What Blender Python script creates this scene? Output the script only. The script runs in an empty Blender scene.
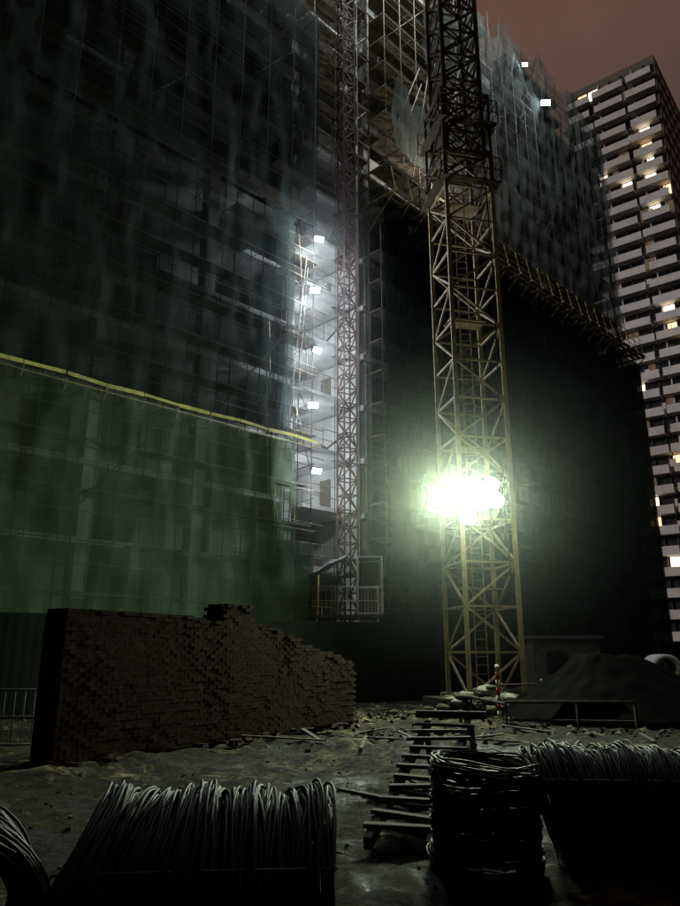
import bpy, math, random
from mathutils import Vector, Matrix, noise
random.seed(7)
R=random.random
def U(a,b): return a+(b-a)*random.random()

# ---------------------------------------------------------------- materials
def mat(name,col,rough=.8,metal=0.,col2=None,scale=3.,stretch=(1,1,1),bump=0.,lo=.35,hi=.65,detail=6,spec=.5):
    m=bpy.data.materials.new(name); m.use_nodes=True
    nt=m.node_tree; b=nt.nodes['Principled BSDF']
    b.inputs['Base Color'].default_value=(*col,1); b.inputs['Roughness'].default_value=rough; b.inputs['Metallic'].default_value=metal
    b.inputs['Specular IOR Level'].default_value=spec
    if col2 or bump:
        tc=nt.nodes.new('ShaderNodeTexCoord'); mp=nt.nodes.new('ShaderNodeMapping'); mp.inputs['Scale'].default_value=stretch
        n=nt.nodes.new('ShaderNodeTexNoise'); n.inputs['Scale'].default_value=scale; n.inputs['Detail'].default_value=detail; n.inputs['Roughness'].default_value=.65
        nt.links.new(tc.outputs['Object'],mp.inputs[0]); nt.links.new(mp.outputs[0],n.inputs['Vector'])
        if col2:
            r=nt.nodes.new('ShaderNodeValToRGB'); r.color_ramp.elements[0].position=lo; r.color_ramp.elements[1].position=hi
            r.color_ramp.elements[0].color=(*col,1); r.color_ramp.elements[1].color=(*col2,1)
            nt.links.new(n.outputs['Fac'],r.inputs[0]); nt.links.new(r.outputs[0],b.inputs['Base Color'])
        if bump:
            bp=nt.nodes.new('ShaderNodeBump'); bp.inputs['Strength'].default_value=bump; bp.inputs['Distance'].default_value=.05
            nt.links.new(n.outputs['Fac'],bp.inputs['Height']); nt.links.new(bp.outputs[0],b.inputs['Normal'])
    return m

def netmat(name,c1,c2,open_lo,open_hi):
    m=bpy.data.materials.new(name); m.use_nodes=True; nt=m.node_tree; nt.nodes.clear()
    N=nt.nodes.new; L=nt.links.new
    out=N('ShaderNodeOutputMaterial'); mix=N('ShaderNodeMixShader'); tr=N('ShaderNodeBsdfTransparent'); df=N('ShaderNodeBsdfDiffuse'); tl=N('ShaderNodeBsdfTranslucent'); m2=N('ShaderNodeMixShader'); m2.inputs[0].default_value=.3
    tc=N('ShaderNodeTexCoord')
    mp=N('ShaderNodeMapping'); mp.inputs['Scale'].default_value=(1.2,1.2,.2)
    n=N('ShaderNodeTexNoise'); n.inputs['Scale'].default_value=.8; n.inputs['Detail'].default_value=8; n.inputs['Roughness'].default_value=.6
    L(tc.outputs['Object'],mp.inputs[0]); L(mp.outputs[0],n.inputs['Vector'])
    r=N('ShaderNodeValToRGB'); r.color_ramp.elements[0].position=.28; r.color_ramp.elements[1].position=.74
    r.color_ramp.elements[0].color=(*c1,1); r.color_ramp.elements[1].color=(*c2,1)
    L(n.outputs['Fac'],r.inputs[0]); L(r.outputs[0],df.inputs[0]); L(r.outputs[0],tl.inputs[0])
    mp2=N('ShaderNodeMapping'); mp2.inputs['Scale'].default_value=(1/1.8,.01,1/6.0)
    v=N('ShaderNodeVectorMath'); v.operation='FLOOR'; w=N('ShaderNodeTexWhiteNoise'); w.noise_dimensions='3D'
    L(tc.outputs['Object'],mp2.inputs[0]); L(mp2.outputs[0],v.inputs[0]); L(v.outputs[0],w.inputs[0])
    ad=N('ShaderNodeMath'); ad.operation='MULTIPLY_ADD'; ad.inputs[1].default_value=.25
    n2=N('ShaderNodeTexNoise'); n2.inputs['Scale'].default_value=.25; n2.inputs['Detail'].default_value=6; L(tc.outputs['Object'],n2.inputs['Vector'])
    L(w.outputs['Value'],ad.inputs[0]); L(n2.outputs['Fac'],ad.inputs[2])
    mr=N('ShaderNodeMapRange'); mr.inputs[1].default_value=.35; mr.inputs[2].default_value=.95; mr.inputs[3].default_value=open_lo; mr.inputs[4].default_value=open_hi
    L(ad.outputs[0],mr.inputs[0])
    L(df.outputs[0],m2.inputs[1]); L(tl.outputs[0],m2.inputs[2]); L(m2.outputs[0],mix.inputs[1]); L(tr.outputs[0],mix.inputs[2]); L(mr.outputs[0],mix.inputs[0])
    L(mix.outputs[0],out.inputs[0]); return m

def emat(name,col,s):
    m=bpy.data.materials.new(name); m.use_nodes=True; nt=m.node_tree; nt.nodes.clear()
    o=nt.nodes.new('ShaderNodeOutputMaterial'); e=nt.nodes.new('ShaderNodeEmission'); e.inputs[0].default_value=(*col,1); e.inputs[1].default_value=s
    nt.links.new(e.outputs[0],o.inputs[0]); return m

M={}
M['conc']=mat('concrete',(.16,.16,.15),.9,0,(.3,.3,.28),1.2,bump=.3)
M['conc_l']=mat('pale_concrete',(.28,.28,.27),.85,0,(.5,.5,.48),.7,stretch=(1,1,.4),bump=.3,detail=10)
M['conc_d']=mat('dirty_concrete',(.05,.047,.032),.95,0,(.12,.11,.075),3.,bump=.4,spec=.2)
M['form']=mat('formwork_wood',(.07,.058,.038),.9,0,(.14,.115,.075),2.,bump=.2)
M['tube']=mat('scaffold_steel',(.09,.09,.08),.6,.3,(.16,.14,.1),5.)
M['tube_d']=mat('dark_scaffold_steel',(.035,.034,.028),.7,.2,(.07,.06,.045),5.)  # darker tone of the scaffold steel
M['tube_y']=mat('painted_yellow_steel',(.3,.24,.08),.6,.1,(.18,.14,.07),6.)
M['crane']=mat('crane_yellow_paint',(.44,.35,.17),.6,.1,(.24,.19,.10),3.,bump=.1)
M['crane_d']=mat('crane_brown_paint',(.11,.08,.05),.7,.1,(.06,.045,.032),3.,spec=.3)  # darker brown for the upper mast
M['red']=mat('red_oxide_paint',(.085,.042,.036),.7,.1,(.05,.03,.028),5.,spec=.3)
M['redp']=mat('bright_red_paint',(.4,.05,.04),.6,0,(.25,.04,.03),5.)
M['white']=mat('white_paint',(.6,.6,.58),.6,0,(.45,.45,.43),4.)
M['stripe']=mat('yellow_strip_sheet',(.55,.52,.14),.7,0,(.3,.29,.1),2.5,lo=.4,hi=.6)
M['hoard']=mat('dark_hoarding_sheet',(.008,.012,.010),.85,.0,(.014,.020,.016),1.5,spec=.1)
M['brick']=mat('old_red_brick',(.032,.018,.014),.95,0,(.055,.029,.022),3.,bump=.4,spec=.1)
M['brick2']=mat('dark_brick',(.024,.014,.011),.95,0,(.040,.023,.018),4.,bump=.4,spec=.1)
M['rod']=mat('steel_wire_rod',(.030,.035,.024),.6,.4,(.012,.013,.009),9.,spec=.3)
M['wood']=mat('weathered_timber',(.04,.034,.024),.9,0,(.09,.08,.055),6.,bump=.4)
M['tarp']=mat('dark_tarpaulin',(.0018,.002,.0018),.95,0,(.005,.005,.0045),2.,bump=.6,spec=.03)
M['bag']=mat('woven_bag',(.34,.34,.28),.8,0,(.18,.18,.14),4.,bump=.3)
M['canvas']=mat('grey_canvas',(.12,.13,.12),.85,0,(.2,.2,.19),3.,bump=.3)
M['black']=mat('black_metal',(.02,.02,.02),.6,.3)
M['glass']=mat('dark_window_glass',(.015,.017,.02),.25,0)
M['twall']=mat('tower_wall',(.13,.115,.11),.85,0,(.17,.15,.14),.3)
M['twhite']=mat('tower_white_render',(.7,.66,.64),.8,0,(.54,.51,.5),.5)
M['tdark']=mat('tower_recess_wall',(.05,.045,.045),.9)
M['lit']=emat('lit_window_warm',(1,.66,.34),2.0)
M['lit2']=emat('lit_window_cool',(1,.84,.6),4.)
M['dim']=emat('dim_window',(.8,.52,.32),.13)
M['lamp']=emat('lamp_face',(.92,1,.82),140)
M['lampw']=emat('work_lamp_face',(.85,.93,1),45)
M['netg']=netmat('green_safety_net',(.045,.078,.05),(.15,.21,.14),.2,.55)
M['netb']=netmat('blue_grey_safety_net',(.02,.028,.026),(.055,.07,.068),.16,.42)
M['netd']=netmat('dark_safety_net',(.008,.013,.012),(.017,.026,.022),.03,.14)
M['netu']=netmat('upper_safety_net',(.05,.06,.056),(.16,.175,.165),.3,.8)

# ---------------------------------------------------------------- mesh builder
class B:
    def __init__(s): s.v=[];s.f=[];s.m=[];s.mats=[];s.sm=[]
    def mi(s,k):
        if k not in s.mats: s.mats.append(k)
        return s.mats.index(k)
    def add(s,vs,fs,k,smooth=False):
        o=len(s.v); s.v+= [tuple(v) for v in vs]; i=s.mi(k)
        for f in fs: s.f.append(tuple(o+a for a in f)); s.m.append(i); s.sm.append(smooth)
    def box(s,c,d,k,rot=None):
        hx,hy,hz=d[0]/2,d[1]/2,d[2]/2
        vs=[Vector((x,y,z)) for x in(-hx,hx) for y in(-hy,hy) for z in(-hz,hz)]
        if rot is not None: vs=[rot@v for v in vs]
        c=Vector(c); vs=[v+c for v in vs]
        s.add(vs,[(0,1,3,2),(4,6,7,5),(0,4,5,1),(2,3,7,6),(0,2,6,4),(1,5,7,3)],k)
    def bb(s,a,b,k): s.box([(a[i]+b[i])/2 for i in range(3)],[abs(b[i]-a[i]) for i in range(3)],k)
    def beam(s,p,q,w,k,h=None,n=4):
        p=Vector(p);q=Vector(q);h=h or w; d=q-p
        if d.length<1e-5:return
        d.normalize(); up=Vector((0,0,1)) if abs(d.z)<.95 else Vector((1,0,0))
        a=d.cross(up).normalized(); b=a.cross(d)
        if n==4: ring=[(-w/2,-h/2),(w/2,-h/2),(w/2,h/2),(-w/2,h/2)]
        else: ring=[(w/2*math.cos(6.2832*i/n),w/2*math.sin(6.2832*i/n)) for i in range(n)]
        vs=[p+a*x+b*y for x,y in ring]+[q+a*x+b*y for x,y in ring]
        fs=[(i,(i+1)%n,n+(i+1)%n,n+i) for i in range(n)]+[tuple(range(n))[::-1],tuple(range(n,2*n))]
        s.add(vs,fs,k,n>4)
    def path(s,pts,r,k,n=5):
        vs=[];N=len(pts)
        for i,p in enumerate(pts):
            d=(pts[min(i+1,N-1)]-pts[max(i-1,0)]).normalized()
            up=Vector((0,0,1)) if abs(d.z)<.9 else Vector((1,0,0))
            a=d.cross(up).normalized(); b=a.cross(d)
            vs+=[p+a*r*math.cos(6.2832*j/n)+b*r*math.sin(6.2832*j/n) for j in range(n)]
        s.add(vs,[(i*n+j,i*n+(j+1)%n,(i+1)*n+(j+1)%n,(i+1)*n+j) for i in range(N-1) for j in range(n)],k,True)
    def grid(s,fn,nx,ny,k,smooth=True):
        vs=[fn(i/nx,j/ny) for i in range(nx+1) for j in range(ny+1)]
        s.add(vs,[(i*(ny+1)+j,(i+1)*(ny+1)+j,(i+1)*(ny+1)+j+1,i*(ny+1)+j+1) for i in range(nx) for j in range(ny)],k,smooth)
    def done(s,name,parent=None,loc=(0,0,0),rz=0):
        me=bpy.data.meshes.new(name); me.from_pydata(s.v,[],s.f)
        for k in s.mats: me.materials.append(M[k])
        me.polygons.foreach_set('material_index',s.m); me.polygons.foreach_set('use_smooth',s.sm); me.update()
        o=bpy.data.objects.new(name,me); bpy.context.collection.objects.link(o)
        o.location=loc; o.rotation_euler=(0,0,rz)
        if parent: o.parent=parent
        return o
def empty(name,loc=(0,0,0),rz=0):
    o=bpy.data.objects.new(name,None); bpy.context.collection.objects.link(o); o.location=loc; o.rotation_euler=(0,0,rz); return o
def lamp(name,kind,loc,power,col,parent=None,target=None,size=.3,spot=None):
    l=bpy.data.lights.new(name,kind); l.energy=power; l.color=col
    if kind=='AREA': l.shape='DISK'; l.size=size
    elif kind in('POINT','SPOT'): l.shadow_soft_size=size
    if spot: l.spot_size=math.radians(spot); l.spot_blend=.6
    o=bpy.data.objects.new(name,l); bpy.context.collection.objects.link(o); o.location=loc
    if target is not None: o.rotation_euler=(Vector(target)-Vector(loc)).to_track_quat('-Z','Y').to_euler()
    if parent: o.parent=parent
    return o

# ---------------------------------------------------------------- ground
def axis(lo,hi,fine0,fine1,st):
    a=[lo,lo*.5,lo*.25]; x=fine0
    while x<=fine1: a.append(x); x+=st
    return a+[hi*.25,hi*.5,hi]
xs=axis(-700,700,-22,24,.16); ys=axis(-500,900,-6,40,.16)
def gz(x,y):
    v=Vector((x,y,0))
    f=1 if (-22<=x<=24 and -6<=y<=40) else 0
    t=noise.noise(v*1.1)
    return f*(.14*noise.noise(v*.35)+.12*t+.07*noise.noise(v*3.1)+.05*abs(noise.noise(v*6.3))) -.02
g=B(); n=len(ys)
g.add([(x,y,gz(x,y)) for x in xs for y in ys],[(i*n+j,(i+1)*n+j,(i+1)*n+j+1,i*n+j+1) for i in range(len(xs)-1) for j in range(n-1)],'ground',True)
m=bpy.data.materials.new('muddy_concrete_ground'); m.use_nodes=True; nt=m.node_tree; bs=nt.nodes['Principled BSDF']
N=nt.nodes.new;L=nt.links.new
tc=N('ShaderNodeTexCoord'); n1=N('ShaderNodeTexNoise'); n1.inputs['Scale'].default_value=.5; n1.inputs['Detail'].default_value=12; n1.inputs['Roughness'].default_value=.74; n1.inputs['Distortion'].default_value=1.1
n2=N('ShaderNodeTexNoise'); n2.inputs['Scale'].default_value=6; n2.inputs['Detail'].default_value=9; n2.inputs['Roughness'].default_value=.76
L(tc.outputs['Object'],n1.inputs['Vector']);L(tc.outputs['Object'],n2.inputs['Vector'])
r=N('ShaderNodeValToRGB'); e=r.color_ramp.elements; e[0].position=.43;e[0].color=(.010,.009,.005,1);e[1].position=.64;e[1].color=(.38,.34,.20,1)
k=e.new(.53);k.color=(.065,.056,.030,1)
L(n1.outputs['Fac'],r.inputs[0])
mx=N('ShaderNodeMix');mx.data_type='RGBA';mx.blend_type='MULTIPLY';mx.inputs[0].default_value=.95
r2=N('ShaderNodeValToRGB'); r2.color_ramp.elements[0].position=.41;r2.color_ramp.elements[0].color=(.1,.1,.1,1);r2.color_ramp.elements[1].position=.58
L(n2.outputs['Fac'],r2.inputs[0]);L(r.outputs[0],mx.inputs[6]);L(r2.outputs[0],mx.inputs[7]);L(mx.outputs[2],bs.inputs['Base Color'])
rr=N('ShaderNodeMapRange');rr.inputs[1].default_value=.36;rr.inputs[2].default_value=.5;rr.inputs[3].default_value=.3;rr.inputs[4].default_value=.95
bs.inputs['Specular IOR Level'].default_value=.12
L(n1.outputs['Fac'],rr.inputs[0]);L(rr.outputs[0],bs.inputs['Roughness'])
bp=N('ShaderNodeBump');bp.inputs['Strength'].default_value=1;bp.inputs['Distance'].default_value=.12;L(n2.outputs['Fac'],bp.inputs['Height']);L(bp.outputs[0],bs.inputs['Normal'])
M['ground']=m
g.done('ground')

# ---------------------------------------------------------------- construction buildings (shared frame)
P1=(-2.2,33,0); RZ=math.radians(45)
def scaffold(b,x0,x1,z0,z1,y0=-1.3,y1=-.35,dx=1.5,dz=1.8,k='tube',w=.055,brace=True):
    nx=int((x1-x0)/dx)
    for i in range(nx+1):
        x=x0+i*(x1-x0)/nx
        for y in(y0,y1): b.beam((x+U(-.06,.06),y,z0),(x+U(-.06,.06),y,z1+U(-.2,.9)),w,k,n=5)
    z=z0+.2
    while z<z1:
        for y in(y0,y1): b.beam((x0,y,z+U(-.05,.05)),(x1,y,z+U(-.05,.05)),w,k,n=5)
        b.beam((x0,y0,z+1.0),(x1,y0,z+1.0),w*.8,k,n=5)
        for i in range(nx+1):
            x=x0+i*(x1-x0)/nx; b.beam((x,y0-.1,z),(x,y1+.3,z),w*.8,k,n=5)
        x=x0
        while x<x1-.2:
            l=U(1.5,4)
            if R()<.8: b.bb((x,y0+.1,z+.04),(min(x+l,x1),y1-.05,z+.08),'form')
            x+=l+.05
        z+=dz
    x=x0
    while x<x1-4:
        z=z0
        while z<z1-5:
            if brace or R()<.25: b.beam((x,y0+.04,z),(x+4.2,y0+.04,z+5.4),w,k,n=5)
            z+=5.4
        x+=6
def net(b,x0,x1,z0,z1,y,k,amp=.1,jag=0.,seed=0):
    nx=int((x1-x0)/.22); nz=int((z1-z0)/.4)
    def fn(u,v):
        x=x0+u*(x1-x0); top=z1
        if jag:
            pi=math.floor(x/1.8); top+=jag*(noise.noise(Vector((pi*3.7+seed,1.3,0))))*1.6
        z=z0+v*(top-z0)
        fold=abs(math.sin(math.pi*x/1.8))**.6; sag=abs(math.sin(math.pi*z/1.8))
        d=amp*(noise.noise(Vector((x*1.3,seed,z*.35)))*1.3+.6*fold*sag*.8+.5*noise.noise(Vector((x*4,seed+5,z*.9)))+.6*noise.noise(Vector((x*.8+z*.5,seed+9,z*.2))))
        return (x,y-d,z)
    b.grid(fn,nx,nz,k)

left=empty('net_wrapped_building',P1,RZ)
b=B()
for k in range(13):
    z=k*2.95+.0
    if k: b.bb((-30,0,z-.25),(-.31,12,z),'conc_l')
    if k<12:
        x=-29.6
        while x<0:
            b.bb((x,.05,z+.003),(x+.55,.65,z+2.697),'conc_l'); x+=4.83
        x=-30
        while x<-.5:
            wl=U(1.6,4.5)
            if R()<.62: b.bb((x,2.2,z+.003),(min(x+wl,-.35),2.4,z+2.69),'conc' if R()<.6 else 'conc_l')
            x+=wl+U(.6,1.6)
        for xx in(-22,-13,-4): b.bb((xx,6,z+.003),(xx+3.5,6.2,z+2.69),'conc')
b.bb((-62,9,0),(-.31,9.3,35),'conc')  # back wall lengthened out of view to block the fill sun
b.bb((-.3,.7,0),(-.05,12,35.1),'conc_l')
b.bb((-62,.3,0),(-30.5,8.9,35),'conc')  # unseen solid block, added to shade the site from the fill sun
b.done('concrete_frame',left)
b=B(); scaffold(b,-30,-.1,0,35.5,k='tube_d',w=.05,brace=False)
for i in range(9):
    b.beam((U(-3,-.1),U(-1.5,-1.2),U(2,14)),(U(-3,-.1),U(-1.5,-1.2),U(15,24)),.05,'tube',n=5)
for z in (7.5,9.0,10.6,12,13.6,15,16.6,18,19.5,21):
    b.beam((-2.6,-1.5,z),(.3+U(0,.5),-1.5,z+U(-.1,.1)),.05,'tube',n=5); b.beam((-.2,-1.6,z-.4),(.1,1.0,z-.4),.05,'tube',n=5)
    if R()<.6: b.bb((-1.8,-1.35,z-.35),(.2,-.5,z-.3),'form')
b.done('scaffolding',left)
b=B(); net(b,-30,-1.2,0,11.1,-1.52,'netg',.16,0,1); net(b,-30,-1.5,11.1,22.5,-1.5,'netb',.15,0,2); net(b,-30,-.05,22.5,35.6,-1.52,'netb',.18,.9,3)
net(b,-1.2,-.05,0,7,-1.47,'netg',.1,.5,9)
net(b,-62,-30.1,0,35,-1.5,'netb',.1,0,12)  # net over the added unseen block
b.done('safety_netting',left)
b=B()
x=-30
pz=11.2
while x<-.1:
    nz=11.2+.03*math.sin(x*1.7)+U(-.03,.03); b.beam((x,-1.75,pz),(min(x+1.47+U(-.06,.02),0),-1.75,nz),.05,'stripe',h=.13+U(-.03,.02)); pz=nz
    b.beam((x,-1.75,pz-.1),(x,-1.6,pz-.5),.035,'tube'); x+=1.5
b.beam((-30,-1.73,10.95),(0,-1.73,10.93),.035,'tube_y',n=5)
b.done('yellow_edge_strip',left)

main=empty('highrise_under_construction',P1,RZ)
b=B()
for k in range(1,17):
    z=k*2.95
    end=39.4 if z<27 else 35.2
    b.bb((4.9,0,z-.3),(end,14,z),'conc')
    b.bb((.05,1.2,z-.22),(4.597,6.5,z-.02),'conc_l')
    b.bb((.8,.2,z-.22),(3.6,1.19,z-.02),'conc_l')
    if k<16:
        b.bb((4.6,.3,z+.003),(4.88,6.5,z+2.64),'conc_l')
        x=5.2
        while x<end-1:
            b.bb((x,.1,z+.003),(x+.5,.7,z+2.64),'conc')
            if R()<(.85 if z>27 else .5): b.bb((x+.6,.4 if z>27 else 2,z+.003),(x+U(1.6,3.6),.65 if z>27 else 2.2,z+U(1.2,2.6)),'conc' if R()<.5 else 'conc_l')
            x+=4.1
        if k%2: b.bb((4.55,2.2,z+.01),(4.597,3.0,z+2.1),'form')
        for h in(.5,1.05): b.beam((.8,.3,z+h),(3.6,.3,z+h+U(-.04,.04)),.045,'tube_y',n=5)
        for xx in(.85,2.2,3.55): b.beam((xx,.3,z),(xx,.3,z+1.1),.045,'tube',n=5)
        if R()<.7: b.box((U(1,3.4),U(1.3,2.6),z+.3),(U(.4,1),U(.4,.8),U(.4,.7)),'form',Matrix.Rotation(U(0,1.5),3,'Z'))
b.bb((.3,6.6,0),(4.9,6.9,47),'conc')
b.bb((5,10,0),(39.0,10.3,26.9),'conc'); b.bb((5,10,27),(34.9,10.3,46.9),'conc')
b.bb((39.0,.2,0),(39.39,13.9,26.2),'conc'); b.bb((34.9,.2,27),(35.19,13.9,46),'conc')
for i in range(160):
    x=U(5,35); y=U(-.3,8); b.beam((x,y,47.1),(x+U(-.3,.3),y+U(-.2,.2),47.2+U(.7,3.2)),.06,'tube',n=4)
for i in range(9):
    x=5+i*3.6; b.bb((x,.2,47.25),(x+.7,.9,47.3+U(.8,2.2)),'form')
b.done('concrete_frame',main)
b=B()
scaffold(b,5,39.4,0,27,k='tube_d')
scaffold(b,5,35.2,27,48.4,y0=-1.9,y1=-.5,k='tube',brace=False)
scaffold(b,.2,4.6,27.3,47,y0=-.9,y1=0,k='tube')
for i in range(24):
    x=5+i*1.45; b.beam((x,.5,26.9),(x,-2.6,26.9),.12,'tube_y'); b.beam((x,-2.5,26.9),(x,-.3,25.0),.07,'tube_y'); b.beam((x,-2.5,26.9),(x,-2.2,28.6),.05,'tube_y')
for y in(-2.5,-2.1,-1.7): b.bb((5,y,26.99),(38.6,y+.3,27.04),'form')
for z in (27.5,28,28.5): b.beam((5,-2.4,z),(38.6,-2.4,z),.05,'tube_y',n=5)
for i in range(9):
    x=5.2+i*.9; b.beam((x,-2,U(28,31)),(x+U(1.5,4),-2.1,U(34,44)),.07,'tube',n=5)
b.done('scaffolding',main)
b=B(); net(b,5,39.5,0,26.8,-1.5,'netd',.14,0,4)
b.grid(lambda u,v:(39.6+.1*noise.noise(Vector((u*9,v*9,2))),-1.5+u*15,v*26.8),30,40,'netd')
net(b,12.5,35.3,28.6,48.4,-2.1,'netu',.3,1.5,5)
net(b,5.3,12.5,30,34,-2.1,'netu',.3,1.6,6)
net(b,8.5,12.5,38,45,-2.1,'netu',.3,1.6,8)
b.grid(lambda u,v:(35.4+.12*noise.noise(Vector((u*9,v*9,7))),-2+u*14,27.2+v*21),30,40,'netb')
b.done('safety_netting',main)
def worklamp(lx,ly,z,power,tgt,par,col=(.84,.92,1),s=1.,w=.5,kind='SPOT'):
    b=B(); d=(Vector(tgt)-Vector((lx,ly,z))).normalized(); q=d.to_track_quat('Y','Z').to_matrix()
    c=Vector((lx,ly,z)); w*=s
    b.box(c,(w,.16*s,.34*s),'black',q); b.box(c+q@Vector((0,.09*s,0)),(w-.05*s,.012,.29*s),'lampw',q)
    b.box(c+q@Vector((0,-.12*s,0)),(w*.6,.08*s,.2*s),'black',q)
    e=w/2+.03*s
    b.beam(c+q@Vector((-e,0,0)),c+q@Vector((-e,-.3*s,.0)),.03,'black'); b.beam(c+q@Vector((e,0,0)),c+q@Vector((e,-.3*s,0)),.03,'black'); b.beam(c+q@Vector((-e,-.3*s,0)),c+q@Vector((e,-.3*s,0)),.03,'black')
    o=b.done('work_lamp',par)
    p=c+d*.25*s
    lamp('lamp_light',kind,p,power,col,par,p+d,size=.12,spot=168 if kind=='SPOT' else None); return o
for i,z in enumerate((9.8,12.75,15.7,18.65,21.6)):
    jx=(.1,-.15,.05,-.1,.12)[i]
    worklamp(-.45+jx,-1.95,z+(.0,.1,-.05,.06,0)[i],(420,440,500,620,820)[i],(-.45+jx+(-.3,-.7,-.1,-.8,-.45)[i],-2.95,z-(.7,.5,.9,.6,.8)[i]),main,w=.62,kind='POINT',s=.78)
    worklamp(.45,1.35,z+.3,420,(4,3.0,z-.5),main,s=.7,w=.8)
worklamp(24.0,-2.5,44.6,1800,(17,-9,41),main,s=1.5)
worklamp(21.3,-2.4,46.6,900,(15,-9,43),main,s=.9)
worklamp(4.0,-7.0,51.5,12000,(9,0,32),main,s=1.4,col=(.9,.97,.93))
worklamp(1.5,-6,51,3200,(-6,-1,34),main,s=1.4)
worklamp(10,-9,54.5,11000,(20,0,36),main,s=1.2)  # added lamp out of view, brightens the upper facade
worklamp(9,-4.2,28.6,1200,(10,.5,37),main,col=(1,.95,.85),s=.6)  # added up-lamp kept out of sight, lights the slab undersides
b=B()
b.beam((2.6,-.5,47.2),(4.0,-7.2,51.6),.09,'tube',n=6); b.beam((2.3,-.5,47.2),(1.5,-6.2,51.1),.09,'tube',n=6); b.beam((10,-1.9,48),(10,-9.2,54.6),.09,'tube',n=6)
b.beam((24,-1.9,45),(24,-2.6,44.8),.06,'tube',n=6); b.beam((9,-2.4,27.1),(9,-4.3,28.5),.07,'tube_y',n=6)
b.done('lamp_outriggers',main)

# ---------------------------------------------------------------- hoist
def lattice(b,cx,cy,z0,z1,w,seg,ch,br,k,rz=0.,x=True):
    M3=Matrix.Rotation(rz,3,'Z'); c=[M3@Vector((sx*w/2,sy*w/2,0))+Vector((cx,cy,0)) for sx,sy in((-1,-1),(1,-1),(1,1),(-1,1))]
    Z=lambda p,z:Vector((p.x,p.y,z))
    for p in c: b.beam(Z(p,z0),Z(p,z1),ch,k)
    nseg=max(1,round((z1-z0)/seg)); s=(z1-z0)/nseg
    for i in range(nseg+1):
        z=z0+i*s
        for j in range(4):
            p,q=c[j],c[(j+1)%4]; b.beam(Z(p,z),Z(q,z),br,k)
            if i<nseg:
                if x or (i+j)%2==0: b.beam(Z(p,z),Z(q,z+s),br,k)
                if x or (i+j)%2==1: b.beam(Z(q,z),Z(p,z+s),br,k)
b=B()
lattice(b,.35,33.3,0,46,.7,.75,.09,.05,'red',.5,False)
for z in range(6,46,6):
    for dx in(-.3,.3): b.beam((.35+dx,33.5,z),(.0+dx*3,36.0,z),.07,'red')
    b.beam((.1,33.6,z),(.6,35.6,z),.05,'red')
b.beam((.95,33.1,0),(.95,33.1,46),.05,'red',n=5); b.beam((-.25,33.6,0),(-.25,33.6,40),.04,'red',n=5)
b.bb((-2.0,31.9,3.35),(1.75,34,3.5),'form')
for x in(-1.9,-1.0,-.1,.8,1.65):
    for y in(32.0,33.9): b.beam((x,y,0),(x,y,4.75 if y<33 else 5.6),.07,'tube_y',n=5)
for z in(4.1,4.7): b.beam((-1.9,32,z),(1.65,32,z),.05,'white',n=5)
for z in(4.1,4.7,5.5): b.beam((-1.9,33.9,z),(1.65,33.9,z),.05,'tube_y',n=5)
for x in(-1.6,-1.2,-.6,-.2,.3): b.beam((x,32,3.5),(x,32,4.7),.03,'white',n=5)
cx0,cx1,cy0,cy1,cz0,cz1=.78,1.85,31.9,33.3,3.55,6.0
for x in(cx0,cx1):
    for y in(cy0,cy1): b.beam((x,y,cz0),(x,y,cz1+.0),.08,'white')
for z in(cz0,cz0+1.1,cz1):
    b.beam((cx0,cy0,z),(cx1,cy0,z),.07,'white'); b.beam((cx0,cy1,z),(cx1,cy1,z),.07,'white'); b.beam((cx0,cy0,z),(cx0,cy1,z),.07,'white'); b.beam((cx1,cy0,z),(cx1,cy1,z),.07,'white')
b.bb((cx0+.05,cy0+.05,cz1-.02),(cx1-.05,cy1-.05,cz1+.02),'form')
b.bb((cx0+.05,cy1-.06,cz0),(cx1-.05,cy1-.02,cz1-.1),'red')
for i in range(6): xx=cx0+.15+i*.15; b.beam((xx,cy0,cz0),(xx,cy0,cz0+1.1),.02,'white')
# canvas slung from the mast down to the left corner
b.grid(lambda u,v:(-3.3+u*3.6,31.6+v*1.9,3.9+2.1*u**.8+.35*v-.35*math.sin(u*3.14)*math.sin(v*3.14)+.12*noise.noise(Vector((u*7,v*6,0)))),28,16,'canvas')
for p,q in(((-3.3,31.6,3.9),(-3.6,31.3,0)),((-3.3,33.5,4.25),(-3.5,33.6,0))): b.beam(p,q,.05,'tube_y',n=5)
for i in range(4):
    for y in(31.9,33.2): b.beam((-4.6+i*.85,y-.6*(3-i)*.9,0),(-4.6+i*.85,y-.6*(3-i)*.9,8.5+U(-.5,1)),.05,'tube_y',n=5)
for z in(2,4,5,6,7,8): b.beam((-4.6,30.3,z),(-2.05,31.9,z),.045,'tube_y',n=5)
b.done('construction_hoist')

# ---------------------------------------------------------------- tower crane
crane=empty('tower_crane')
CX,CY=5.0,26.0
b=B(); lattice(b,CX,CY,.4,21.5,1.95,1.55,.15,.07,'crane',.22,False)
Mr=Matrix.Rotation(.22,3,'Z')
for i in range(12):
    z=.6+i*1.75
    b.beam((CX-.25,CY+.1,z),(CX-.25,CY+.1,z+1.75),.035,'crane');b.beam((CX+.15,CY+.1,z),(CX+.15,CY+.1,z+1.75),.035,'crane')
    for j in range(6): b.beam((CX-.25,CY+.1,z+j*.29),(CX+.15,CY+.1,z+j*.29),.02,'crane')
    if i%3==2: b.box((CX,CY+.4,z),(1.5,.8,.05),'crane',Mr)
b.done('lower_mast',crane)
b=B(); lattice(b,CX,CY,21.5,50,1.6,1.3,.17,.08,'crane_d',.22)
lattice(b,CX,CY,20.2,24.6,2.05,1.45,.1,.07,'crane_d',.22,False)
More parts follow.
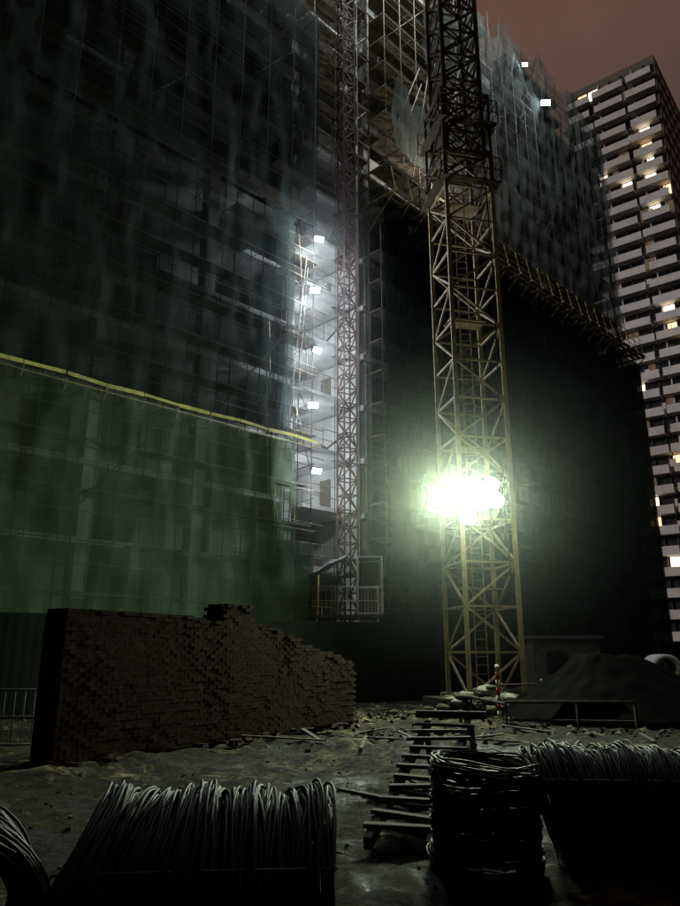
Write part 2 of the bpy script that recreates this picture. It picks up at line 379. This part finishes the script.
for z in(20.2,23.0):
    for (dx,dy,lx,ly) in((0,-1.15,2.5,.35),(0,1.15,2.5,.35),(-1.15,0,.35,1.9),(1.15,0,.35,1.9)):
        c=Mr@Vector((dx,dy,0)); b.box((CX+c.x,CY+c.y,z),(lx,ly,.06),'crane_d',Mr)
    for h in(.55,1.1):
        cc=[Mr@Vector((sx*1.3,sy*1.3,0)) for sx,sy in((-1,-1),(1,-1),(1,1),(-1,1))]
        for j in range(4): p,q=cc[j],cc[(j+1)%4]; b.beam((CX+p.x,CY+p.y,z+h),(CX+q.x,CY+q.y,z+h),.035,'crane_d'); b.beam((CX+p.x,CY+p.y,z),(CX+p.x,CY+p.y,z+1.1),.035,'crane_d')
b.path([Vector((CX+.9,CY-.9,50-i*2.4+.0)) +Vector((.05*math.sin(i),0,0)) for i in range(20)],.03,'black')
b.done('upper_mast',crane)
b=B()
b.box((CX,CY,50.4),(2.2,2.2,.8),'crane'); b.box((CX-1.4,CY-1.2,51.6),(1.2,1.5,1.9),'crane'); b.box((CX-1.5,CY-1.97,51.8),(.9,.04,1.1),'glass')
lattice(b,CX,CY,50.8,57,1.2,1.5,.14,.08,'crane')
jd=Vector((-.75,-.66,0)); side=Vector((.66,-.75,0))
def jib(d,Lj):
    a0=Vector((CX,CY,51.2))+side*.7; a1=Vector((CX,CY,51.2))-side*.7; t=Vector((CX,CY,52.6)); nn=int(Lj/1.8)
    for p in(a0,a1,t): b.beam(p,p+d*Lj,.12,'crane')
    for i in range(nn):
        o=d*(i*1.8); o2=d*((i+.5)*1.8)
        for p in(a0,a1): b.beam(p+o,t+o2,.06,'crane'); b.beam(t+o2,p+d*((i+1)*1.8),.06,'crane')
        b.beam(a0+o,a1+o,.06,'crane')
    b.beam(Vector((CX,CY,57)),t+d*Lj*.75,.06,'black')
jib(jd,40); jib(-jd,12); b.box(Vector((CX,CY,50.6))-jd*11,(1.6,1.6,2),'conc')
b.done('slewing_head_and_jib',crane)
b=B(); b.box((CX,CY,.17),(3.4,3.4,.45),'conc_d',Mr)
for sx in(-1,1):
    for sy in(-1,1):
        c=Mr@Vector((sx*.98,sy*.98,0)); b.box((CX+c.x,CY+c.y,.46),(.5,.5,.16),'crane')
b.done('footing',crane)
fl=empty('floodlight_bank')
b=B(); LY=24.5; LZ=6.95
b.beam((3.3,LY+.4,LZ-.15),(5.95,LY+.55,LZ-.15),.09,'black')
for x in(4.1,5.3): b.beam((x,LY+.45,LZ-.8),(x,LY+.45,LZ+.85),.07,'black'); b.beam((x,LY+.45,LZ-.7),(x,CY-.8,LZ-.7),.07,'black'); b.beam((x,LY+.45,LZ+.8),(x,CY-.8,LZ+.8),.07,'black')
heads=[(3.6,.04),(4.22,.06),(4.84,0),(5.46,.04),(4.05,.6),(4.7,.62),(5.3,.58),(4.5,-.54)]
for i,(x,dz) in enumerate(heads):
    z=LZ+.02+dz
    d=Vector(((-.8,-.45,-.2,-.5,-.3,-.4,-.3,-.6)[i],-1,-.26+.05*dz)).normalized(); q=d.to_track_quat('Y','Z').to_matrix(); c=Vector((x,LY+(x-3.7)*.07,z))
    rings=[(-.36,.1),(-.3,.17),(-.1,.24),(.05,.28),(.1,.29)]; ns=18
    vs=[c+q@Vector((rr*math.cos(6.2832*j/ns),yy,rr*math.sin(6.2832*j/ns))) for yy,rr in rings for j in range(ns)]
    b.add(vs,[(a*ns+j,a*ns+(j+1)%ns,(a+1)*ns+(j+1)%ns,(a+1)*ns+j) for a in range(4) for j in range(ns)],'black',True)
    b.add([c+q@Vector((.275*math.cos(6.2832*j/ns),.09,.275*math.sin(6.2832*j/ns))) for j in range(ns)],[tuple(range(ns))],'lamp')
    b.beam(c+q@Vector((-.3,0,0)),c+Vector((-.1,.42,-.05)),.035,'black'); b.beam(c+q@Vector((.3,0,0)),c+Vector((.1,.42,-.05)),.035,'black')
    if i in(0,1,2,5) :
        dd=(d+Vector((-.35,0,.12))*(i<2)).normalized(); p=c+d*.18; lamp('flood_light','AREA',p,{0:620,1:520,2:300,5:300}[i],(.82,1,.66),fl,p+dd,size=.5)
b.done('lamp_heads',fl)
lamp('flood_spill','POINT',(4.6,LY-.5,LZ),190,(.9,1,.72),fl,size=.3)

# ---------------------------------------------------------------- apartment tower
tw=empty('apartment_tower',(41.4,109.7,0),math.atan2(-.62,.78))
TW=15.4; FH=3.0; NF=33; bay=TW/8
litmap={(2,32):'lit2',(3,32):'dim',(1,32):'lit',(6,28):'lit2',(5,28):'dim',(6,27):'lit',(2,26):'lit2',(3,26):'dim',(4,25):'lit2',(6,25):'lit2',(6,26):'lit2',(6,23):'lit2',(7,23):'dim',(6,17):'lit2',(6,16):'lit',(3,13):'lit2',(3,7):'lit2',(3,6):'lit',(4,4):'lit2',(5,31):'dim',(5,20):'dim',(7,24):'lit',(7,15):'lit',(5,12):'dim',(5,9):'lit',(6,2):'lit',(3,16):'dim'}
b=B()
b.bb((0,.6,0),(TW,20,NF*FH+1.0),'twall')
b.bb((-.0,.55,NF*FH+1.003),(TW,20,NF*FH+2.2),'twall')
for f in range(NF):
    z=f*FH+1
    for i in range(8):
        x=i*bay
        k=litmap.get((i,f)) or ('dim' if R()<.05 else 'glass')
        y=.56
        b.bb((x+.18,y,z+.75),(x+bay-.18,.597,z+2.55),k)
        b.bb((x+bay*.5-.04,y-.03,z+.75),(x+bay*.5+.04,y-.003,z+2.55),'tdark')
        if k!='glass' and R()<.6: b.bb((x+.18,y-.02,z+.75),(x+.18+U(.2,.6),y-.003,z+2.55),'tdark')
        if i: b.bb((x-.09,.25,z+.09),(x+.09,.559,z+2.89),'tdark' if i%3 else 'twhite')
        if R()<.2: b.bb((x+.3,-.3,z+.09),(x+U(.6,1.3),.1,z+U(1.2,1.9)),'tdark' if R()<.6 else 'twhite')
    for gi,(xa,xb,dep) in enumerate(((.0,4.6,.8),(4.9,10.2,1.0),(10.5,15.4,1.1))):
        jit=(0,.5,.25)[(f+gi)%3] if gi!=1 else (.3 if f%2 else 0)
        b.bb((xa+jit*.6,-dep,z-.3),(xb-jit,-dep+.12,z+1.0),'twhite')
        b.bb((xa+jit*.6,-dep+.12,z-.3),(xb-jit,.55,z+.08),'twhite')
    for i in range(6):
        yy=1.5+i*3; k='dim' if R()<.04 else 'glass'
        b.bb((TW+.003,yy,z+.8),(TW+.05,yy+1.3,z+2.2),k)
        b.bb((TW+.003,yy-.2,z+.5),(TW+.14,yy+1.5,z+.62),'twall')
b.bb((3,4,NF*FH+2.2),(9,12,NF*FH+5.0),'twall')
b.done('tower_body',tw)
for (x,y,w,d,h,rz) in((95,150,22,18,60,.3),(-70,130,30,20,70,-.2),(-120,90,26,22,55,.4),(130,110,24,20,75,.1)):
    e=empty('distant_apartment_block',(x,y,0),rz); b=B(); b.bb((0,0,0),(w,d,h),'twall')
    for f in range(int(h/3)):
        b.bb((-.2,-.2,f*3+2.7),(w+.2,-.003,f*3+3.0),'twhite')
        for i in range(int(w/3)):
            b.bb((i*3+.5,-.08,f*3+.8),(i*3+2.5,-.003,f*3+2.4),'lit' if R()<.08 else 'glass')
            if i*3+2.5<d: b.bb((-.08,i*3+.5,f*3+.8),(-.003,i*3+2.2,f*3+2.4),'lit' if R()<.06 else 'glass')
    b.done('block_body',e)

# ---------------------------------------------------------------- site hoarding
def hoarding(name,p,q,h):
    b=B(); p=Vector(p);q=Vector(q); d=(q-p); Ln=d.length; d.normalize(); nrm=Vector((d.y,-d.x,0))
    nn=int(Ln/.15)
    def fn(u,v):
        s=u*Ln; off=.004*(1 if int(s/.15)%2 else -1)+.05*noise.noise(Vector((s*.4,v*2,3)))
        pp=p+d*s+nrm*off; return (pp.x,pp.y,.02+v*(h+.08*noise.noise(Vector((math.floor(s/1.8)*2.3,0,0)))))
    b.grid(fn,nn,3,'hoard',False)
    s=0
    while s<=Ln:
        a=p+d*s-nrm*.14; b.beam((a.x,a.y,0),(a.x,a.y,h-.1),.1,'black'); s+=2.7
    for z in(.5,h*.5,h-.3): b.beam(p-nrm*.11+Vector((0,0,z)),q-nrm*.11+Vector((0,0,z)),.06,'black')
    b.done(name)
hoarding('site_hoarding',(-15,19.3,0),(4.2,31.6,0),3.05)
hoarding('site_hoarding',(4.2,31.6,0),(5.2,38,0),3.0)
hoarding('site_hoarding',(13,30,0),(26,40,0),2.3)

# ---------------------------------------------------------------- brick wall / stack
b=B(); o=Vector((-4.75,13,0)); ux=Vector((.546,.838,0)).normalized(); uy=Vector((-ux.y,ux.x,0)); rz=math.atan2(ux.y,ux.x)
prof=[(0,2.66),(2.7,2.66),(3.3,2.58),(4.0,2.56),(4.05,2.93),(4.95,2.93),(5.0,2.55),(5.7,2.5),(6.6,2.25),(7.6,2.0),(8.6,1.85),(9.1,1.7),(9.3,1.5)]
def H(u):
    for (a,ha),(c,hc) in zip(prof,prof[1:]):
        if a<=u<=c: return ha+(hc-ha)*(u-a)/(c-a)
    return prof[-1][1]
bl,bh,bw=.245,.078,.12
for row in range(40):
    z=.03+row*bh
    for i in range(39):
        odd=row%2; u=i*bl-(bl/2 if odd else 0); ln=bl
        if odd and i==0: u=-bl/4; ln=bl/2
        hh=H(max(0,u))+.02*noise.noise(Vector((u*2.2,0,0)))
        if z+bh>hh: continue
        top=z+bh*2.5>hh
        for lay in range(5 if top else 2):
            y=lay*bw if top else (0 if lay==0 else .5)
            if top and R()<.03: continue
            j=.006 if not top else .02
            c=o+ux*(u+U(-j,j)*.5)+uy*(y+U(-j,j)+.06*noise.noise(Vector((u*.6,z*.6,1))))
            b.box((c.x,c.y,z+bh/2),(ln*U(.95,.985),bw*.95,bh*.95),'brick' if R()<.6 else 'brick2',Matrix.Rotation(rz+U(-j,j)*1.2,3,'Z'))
nn=40
vs=[]
for i in range(nn+1):
    u=.0+i*(9.0/nn); h=H(u)-.25
    for y in(-.045,.45):
        for z in(0,h): p=o+ux*u+uy*(y+.06*noise.noise(Vector((u*.6,z*.6,1)))); vs.append((p.x,p.y,z))
b.add(vs,[f for i in range(nn) for f in((i*4,i*4+4,i*4+5,i*4+1),(i*4+2,i*4+3,i*4+7,i*4+6),(i*4+1,i*4+5,i*4+7,i*4+3))]+[(0,1,3,2)],'brick2')
for i in range(35):
    u=U(-.3,9.6); c=o+ux*u-uy*abs(random.gauss(0,.2))-uy*.1
    b.box((c.x,c.y,U(.03,.1)),(bl,bw,bh*.8),'brick2',Matrix.Rotation(U(0,3),3,'Z')@Matrix.Rotation(U(-.6,.6),3,'X'))
b.done('brick_wall')

# ---------------------------------------------------------------- wire rod coils
def coil(name,center,axis,Rr,length,loops,lean0=0,lean1=0,flat=1.,rod=.0065,jit=.02,layers=2,seed=0,bulge=.0):
    random.seed(seed); b=B(); ax=Vector(axis).normalized(); up=Vector((0,0,1)) if abs(ax.z)<.9 else Vector((0,1,0))
    s=ax.cross(up).normalized(); t=s.cross(ax)
    if t.z<0: t=-t
    c=Vector(center); ns=44
    for lay in range(layers):
        for i in range(loops):
            f=(i+.5)/loops; grp=noise.noise(Vector((f*9,seed+.5,0)))
            rj=Rr-lay*.028+U(-jit,jit)*1.2+bulge*noise.noise(Vector((f*5,seed,lay*.3))); a0=(f-.5)*length+U(-jit,jit)*1.3
            lean=lean0+(lean1-lean0)*f+U(-.07,.07)+.25*grp; ln2=U(-.06,.06)+.12*noise.noise(Vector((f*6,seed+3,0))); ox=U(-jit,jit);oz=U(-jit,jit)
            ph=U(0,6.28); pts=[]
            for j in range(ns+1):
                th=6.2832*j/ns; x=rj*math.cos(th); y=rj*math.sin(th)*flat
                w=.014*math.sin(3*th+ph)+.010*math.sin(5*th+2*ph)
                pts.append(c+s*(x*(1+w)+ox)+t*(y*(1+w)+oz)+ax*(a0+lean*y+ln2*x+.012*math.sin(4*th+ph)))
            b.path(pts,rod,'rod',5)
    for ang in (0.6,2.4,4.6):
        q=lambda fr,rr:c+s*rr*math.cos(ang)+t*rr*math.sin(ang)*flat+ax*(fr*length+(lean0+(lean1-lean0)*(fr+.5))*rr*math.sin(ang)*flat)
        b.path([q(-.5,Rr-.1),q(-.5,Rr+.01),q(-.2,Rr+.02),q(.2,Rr+.02),q(.5,Rr+.01),q(.5,Rr-.1)],.006,'rod',4)
    return b.done(name)
coil('steel_wire_coil',(-.76,3.95,.57),(1,.10,0),.57,1.3,110,.4,.0,1.,.0085,.016,3,1,.05)
coil('steel_wire_coil',(-2.0,3.75,.56),(.55,-1,0),.57,.9,80,.1,.3,1.,.0085,.018,3,2,.04)
coil('steel_wire_coil',(1.28,6.95,.46),(.04,0,1),.47,.86,72,.0,.0,1.,.0085,.014,3,3,.03)
coil('steel_wire_coil',(2.45,6.95,.5),(1,-.1,0),.5,1.25,110,-.2,.3,1.,.0085,.024,3,4,.08)
coil('steel_wire_coil',(3.85,6.8,.5),(1,.25,0),.5,1.2,100,.3,-.2,1.,.0085,.024,3,5,.08)
random.seed(21)

# ---------------------------------------------------------------- wooden ladder propped on rubble
b=B(); A=Vector((.55,7.5,.08)); C=Vector((1.55,11.0,.86)); d=(C-A).normalized(); sd=Vector((d.y,-d.x,0)).normalized()
for s in(-.3,.3): b.beam(A+sd*s,C+sd*(s*.95)+Vector((0,0,U(-.03,.03))),.08,'wood',h=.12)
for i in range(11):
    p=A+d*(.2+i*.32); b.beam(p-sd*(.38+U(-.06,.04))+Vector((0,0,.08)),p+sd*(.38+U(-.06,.04))+Vector((0,0,.08+U(-.03,.03)))+d*U(-.1,.1),.12+U(-.03,.02),'wood',h=.04)
for s in(-.32,.32):
    b.beam(C+sd*s,Vector(((C+sd*s).x+.1,(C+sd*s).y+.2,0)),.08,'wood')
b.beam(C-sd*.45+Vector((0,0,.12)),C+sd*.55+Vector((0,0,.12)),.1,'wood')
b.done('wooden_ladder')
b=B()
for i in range(16):
    p=Vector((U(.2,1.5),U(7.4,10.8),U(.05,.22))); a=U(0,3.1); l=U(.4,1.1)
    b.beam(p,p+Vector((math.cos(a)*l,math.sin(a)*l,U(-.05,.12))),.09,'wood',h=.04)
b.done('scrap_timber')

# ---------------------------------------------------------------- tarpaulin covered mound
b=B()
def md(u,v):
    a=u*2*math.pi; r=v; x=7.8+(4.8 if math.cos(a)>0 else 3.1)*r*math.cos(a)*(1+.08*math.sin(3*a)); y=22.4+2.6*r*math.sin(a)
    z=1.8*min(1,1.35*(1-r**.9))+.12*noise.noise(Vector((x*.9,y*.9,0)))*(1-r*.5)+.07*noise.noise(Vector((x*3,y*3,1)))+.06*abs(math.sin(a*9+r*4))*r
    return (x,y,max(z,-.05) if r<1 else -.1)
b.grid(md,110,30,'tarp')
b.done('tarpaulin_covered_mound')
b=B()
for (p,q) in(((4.4,20.2,.6),(7.6,19.6,.64)),((4.5,20.3,.15),(7.6,19.7,.15)),((4.4,20.2,0),(4.4,20.2,.62)),((6.2,19.9,0),(6.2,19.9,.62)),((7.6,19.6,0),(7.6,19.6,.64)),((4.4,20.2,.55),(3.9,22.6,.6)),((3.9,22.6,0),(3.9,22.6,.6))): b.beam(p,q,.06,'wood')
b.bb((4.5,20.35,.60),(7.6,21.0,.64),'tarp')
b.done('timber_trestle')

# ---------------------------------------------------------------- pipes
for (x,y,z,a) in((10.9,25.9,.5,.25),(12.0,26.1,.5,.2),(11.35,26.0,1.36,.22)):
    b=B(); d=Vector((math.sin(a),math.cos(a),0)); c=Vector((x,y,z)); s=Vector((d.y,-d.x,0)); up=Vector((0,0,1)); ns=24
    pr=[(0,.32),(0,.48),(2.2,.48),(2.2,.32)]
    vs=[c+d*l+s*rr*math.cos(6.2832*j/ns)+up*rr*math.sin(6.2832*j/ns) for l,rr in pr for j in range(ns)]
    b.add(vs,[(k*ns+j,k*ns+(j+1)%ns,((k+1)%4)*ns+(j+1)%ns,((k+1)%4)*ns+j) for k in range(4) for j in range(ns)],'conc_l',True); b.done('concrete_pipe')

# ---------------------------------------------------------------- bags, rubble, barriers
b=B()
for i in range(85):
    x=random.gauss(4.5,.9); y=U(22.9,24.6); z=U(.02,.65)*max(.1,1-abs(x-4.5)/2.2)*1.5; s=U(.16,.36); a0=U(0,3)
    def fb(u,v,x=x,y=y,z=z,s=s,a0=a0):
        th=u*6.2832; ph=(v-.5)*3.1416; sx=s*math.cos(ph)*math.cos(th); sy=s*.6*math.cos(ph)*math.sin(th); sz=s*.4*math.sin(ph)
        k=1+.5*noise.noise(Vector((sx*6+i,sy*6,sz*6)))
        return (x+k*(sx*math.cos(a0)-sy*math.sin(a0)),y+k*(sx*math.sin(a0)+sy*math.cos(a0)),z+sz*k)
    b.grid(fb,10,7,'bag' if R()<.3 else 'conc_d')
b.done('pile_of_bags')
b=B()
def rock(x,y,s,k):
    z=gz(x,y)+s*.2; q=Matrix.Rotation(U(0,6),3,'Z')@Matrix.Rotation(U(-1,1),3,'X')
    vs=[]
    for sx in(-1,1):
        for sy in(-1,1):
            for sz in(-1,1): vs.append(q@Vector((sx*s*U(.25,.6),sy*s*U(.2,.5),sz*s*U(.15,.4)))+Vector((x,y,z)))
    b.add(vs,[(0,1,3,2),(4,6,7,5),(0,4,5,1),(2,3,7,6),(0,2,6,4),(1,5,7,3)],k)
for i in range(900):
    y=U(6,31); x=U(-.42,.5)*y*1.1
    rock(x,y,abs(random.gauss(0,.03))+.015,random.choice(['conc_d','conc_d','brick2','form']))
for i in range(280):
    x=random.gauss(2.8,1.7); y=random.gauss(22.5,3.4); rock(x,y,U(.05,.18),random.choice(['conc_d','conc_d','form']))
for i in range(160):
    x=U(5,15); y=random.gauss(18.2,.8); rock(x,y,U(.05,.15),random.choice(['conc_d','form']))
for i in range(18):
    x=U(-1,7); y=U(14,25); a=U(0,3.14); l=U(.5,2.2); z=gz(x,y)+.05
    b.beam((x,y,z),(x+l*math.cos(a),y+l*math.sin(a),z+U(0,.08)),U(.05,.1),'wood',h=.03)
for i in range(6):
    p=Vector((U(-1.5,4),U(14,22),.05)); a=U(0,6); pts=[]
    for j in range(14): p=p+Vector((math.cos(a)*.2,math.sin(a)*.2,0)); a+=U(-.5,.5); pts.append(Vector((p.x,p.y,gz(p.x,p.y)+.03+abs(.08*math.sin(j*.7)))))
    b.path(pts,.012,'rod',4)
b.done('rubble')
b=B()
for (x0,y0,x1,y1) in((-8.2,14.6,-5.6,14.9),(-10.9,14.3,-8.4,14.6)):
    p=Vector((x0,y0,0));q=Vector((x1,y1,0))
    for z in(.15,.65,1.15): b.beam(p+Vector((0,0,z)),q+Vector((0,0,z)),.045,'tube_d',n=6)
    for i in range(15):
        r=p+(q-p)*(i/14); b.beam((r.x,r.y,.0 if i in(0,14) else .15),(r.x,r.y,1.15),.045 if i in(0,14) else .02,'tube_d',n=5)
b.done('steel_barrier')
b=B()
for i in range(7): b.beam((4.72,22.6,i*.22),(4.72,22.6,i*.22+.219),.11,'redp' if i%2 else 'white',n=10)
b.beam((4.72,22.6,.95),(6.2,23.2,.95),.05,'red',n=8); b.beam((6.2,23.2,0),(6.2,23.2,1.1),.08,'redp',n=8); b.box((4.72,22.6,.03),(.4,.4,.06),'conc_d')
b.done('striped_guard_post')
b=B(); b.bb((9.6,37,0),(12.9,40,2.6),'conc_d'); b.bb((9.4,36.8,2.6),(13.1,40.2,2.75),'tdark'); b.bb((10.2,36.95,1.0),(11.2,36.997,2.0),'glass'); b.bb((11.7,36.95,0),(12.5,36.997,2.1),'tdark')
b.done('site_cabin')

# ---------------------------------------------------------------- scatter volumes added to give the lamps a lens-like glow
def glow_volume(c,rad,dens,power,col=(.9,1,.93)):
    m=bpy.data.materials.new('glow_volume'); m.use_nodes=True; nt=m.node_tree; nt.nodes.clear(); N=nt.nodes.new; L=nt.links.new
    o=N('ShaderNodeOutputMaterial'); v=N('ShaderNodeVolumeScatter'); v.inputs['Color'].default_value=(*col,1); v.inputs['Anisotropy'].default_value=.3
    tc=N('ShaderNodeTexCoord'); ln=N('ShaderNodeVectorMath'); ln.operation='LENGTH'; L(tc.outputs['Object'],ln.inputs[0])
    mr=N('ShaderNodeMapRange'); mr.inputs[1].default_value=0; mr.inputs[2].default_value=1; mr.inputs[3].default_value=1; mr.inputs[4].default_value=0; L(ln.outputs['Value'],mr.inputs[0])
    pw=N('ShaderNodeMath'); pw.operation='POWER'; pw.inputs[1].default_value=power; L(mr.outputs[0],pw.inputs[0])
    mu=N('ShaderNodeMath'); mu.operation='MULTIPLY'; mu.inputs[1].default_value=dens; L(pw.outputs[0],mu.inputs[0]); L(mu.outputs[0],v.inputs['Density']); L(v.outputs[0],o.inputs['Volume'])
    k='glow_volume%d'%len(M); M[k]=m
    b=B(); b.grid(lambda u,vv:(math.cos(u*6.28319)*math.sin(vv*3.14159),math.sin(u*6.28319)*math.sin(vv*3.14159),-math.cos(vv*3.14159)),24,14,k)
    ob=b.done('lamp_glow_volume'); ob.location=c; ob.scale=rad; return ob
glow_volume((4.5,23.6,7.0),(9.0,5.5,8.0),.030,2.7,(.88,1,.9))
glow_volume((-1.9,31.2,15.6),(5.0,2.6,12.5),.028,1.3,(.93,.97,1))

# ---------------------------------------------------------------- world: city-lit overcast night sky
w=bpy.data.worlds.new('World'); bpy.context.scene.world=w; w.use_nodes=True; nt=w.node_tree; bg=nt.nodes['Background']
N=nt.nodes.new;L=nt.links.new
tc=N('ShaderNodeTexCoord'); sx=N('ShaderNodeSeparateXYZ'); L(tc.outputs['Generated'],sx.inputs[0])
r=N('ShaderNodeValToRGB'); e=r.color_ramp.elements; e[0].position=0; e[0].color=(.12,.085,.075,1); e[1].position=1; e[1].color=(.03,.02,.02,1)
k=e.new(.5); k.color=(.085,.06,.056,1); k=e.new(.72); k.color=(.12,.066,.048,1)
L(sx.outputs[2],r.inputs[0])
n=N('ShaderNodeTexNoise'); n.inputs['Scale'].default_value=3.2; n.inputs['Detail'].default_value=5; L(tc.outputs['Generated'],n.inputs['Vector'])
mr=N('ShaderNodeMapRange'); mr.inputs[1].default_value=.3; mr.inputs[2].default_value=.7; mr.inputs[3].default_value=.72; mr.inputs[4].default_value=1.22; L(n.outputs['Fac'],mr.inputs[0])
dt=N('ShaderNodeVectorMath'); dt.operation='DOT_PRODUCT'; dt.inputs[1].default_value=(.42,.78,.46); L(tc.outputs['Generated'],dt.inputs[0])
m2=N('ShaderNodeMapRange'); m2.inputs[1].default_value=-.2; m2.inputs[2].default_value=.9; m2.inputs[3].default_value=.15; m2.inputs[4].default_value=1; L(dt.outputs['Value'],m2.inputs[0])
mm=N('ShaderNodeMath'); mm.operation='MULTIPLY'; L(mr.outputs[0],mm.inputs[0]); L(m2.outputs[0],mm.inputs[1])
vm=N('ShaderNodeVectorMath'); vm.operation='SCALE'; L(r.outputs[0],vm.inputs[0]); L(mm.outputs[0],vm.inputs['Scale']); L(vm.outputs[0],bg.inputs[0]); bg.inputs[1].default_value=1.0
s=bpy.data.lights.new('tower_fill_sun','SUN'); s.energy=1.05; s.angle=math.radians(15); s.color=(1,.93,.88)  # added directional fill light that brightens the tower face
so=bpy.data.objects.new('tower_fill_sun',s); bpy.context.collection.objects.link(so); so.rotation_euler=Vector((.9,.15,-.28)).to_track_quat('-Z','Y').to_euler()

# ---------------------------------------------------------------- camera
cam=bpy.data.cameras.new('camera'); co=bpy.data.objects.new('camera',cam); bpy.context.collection.objects.link(co)
cam.sensor_fit='VERTICAL'; cam.sensor_height=36; cam.lens=36*720/906; cam.clip_end=2000; cam.clip_start=.05
co.location=(0,0,1.8); co.rotation_euler=(math.radians(90+15.7),0,0)
sc=bpy.context.scene; sc.camera=co
sc.view_settings.view_transform='Standard'; sc.view_settings.look='None'; sc.view_settings.exposure=0
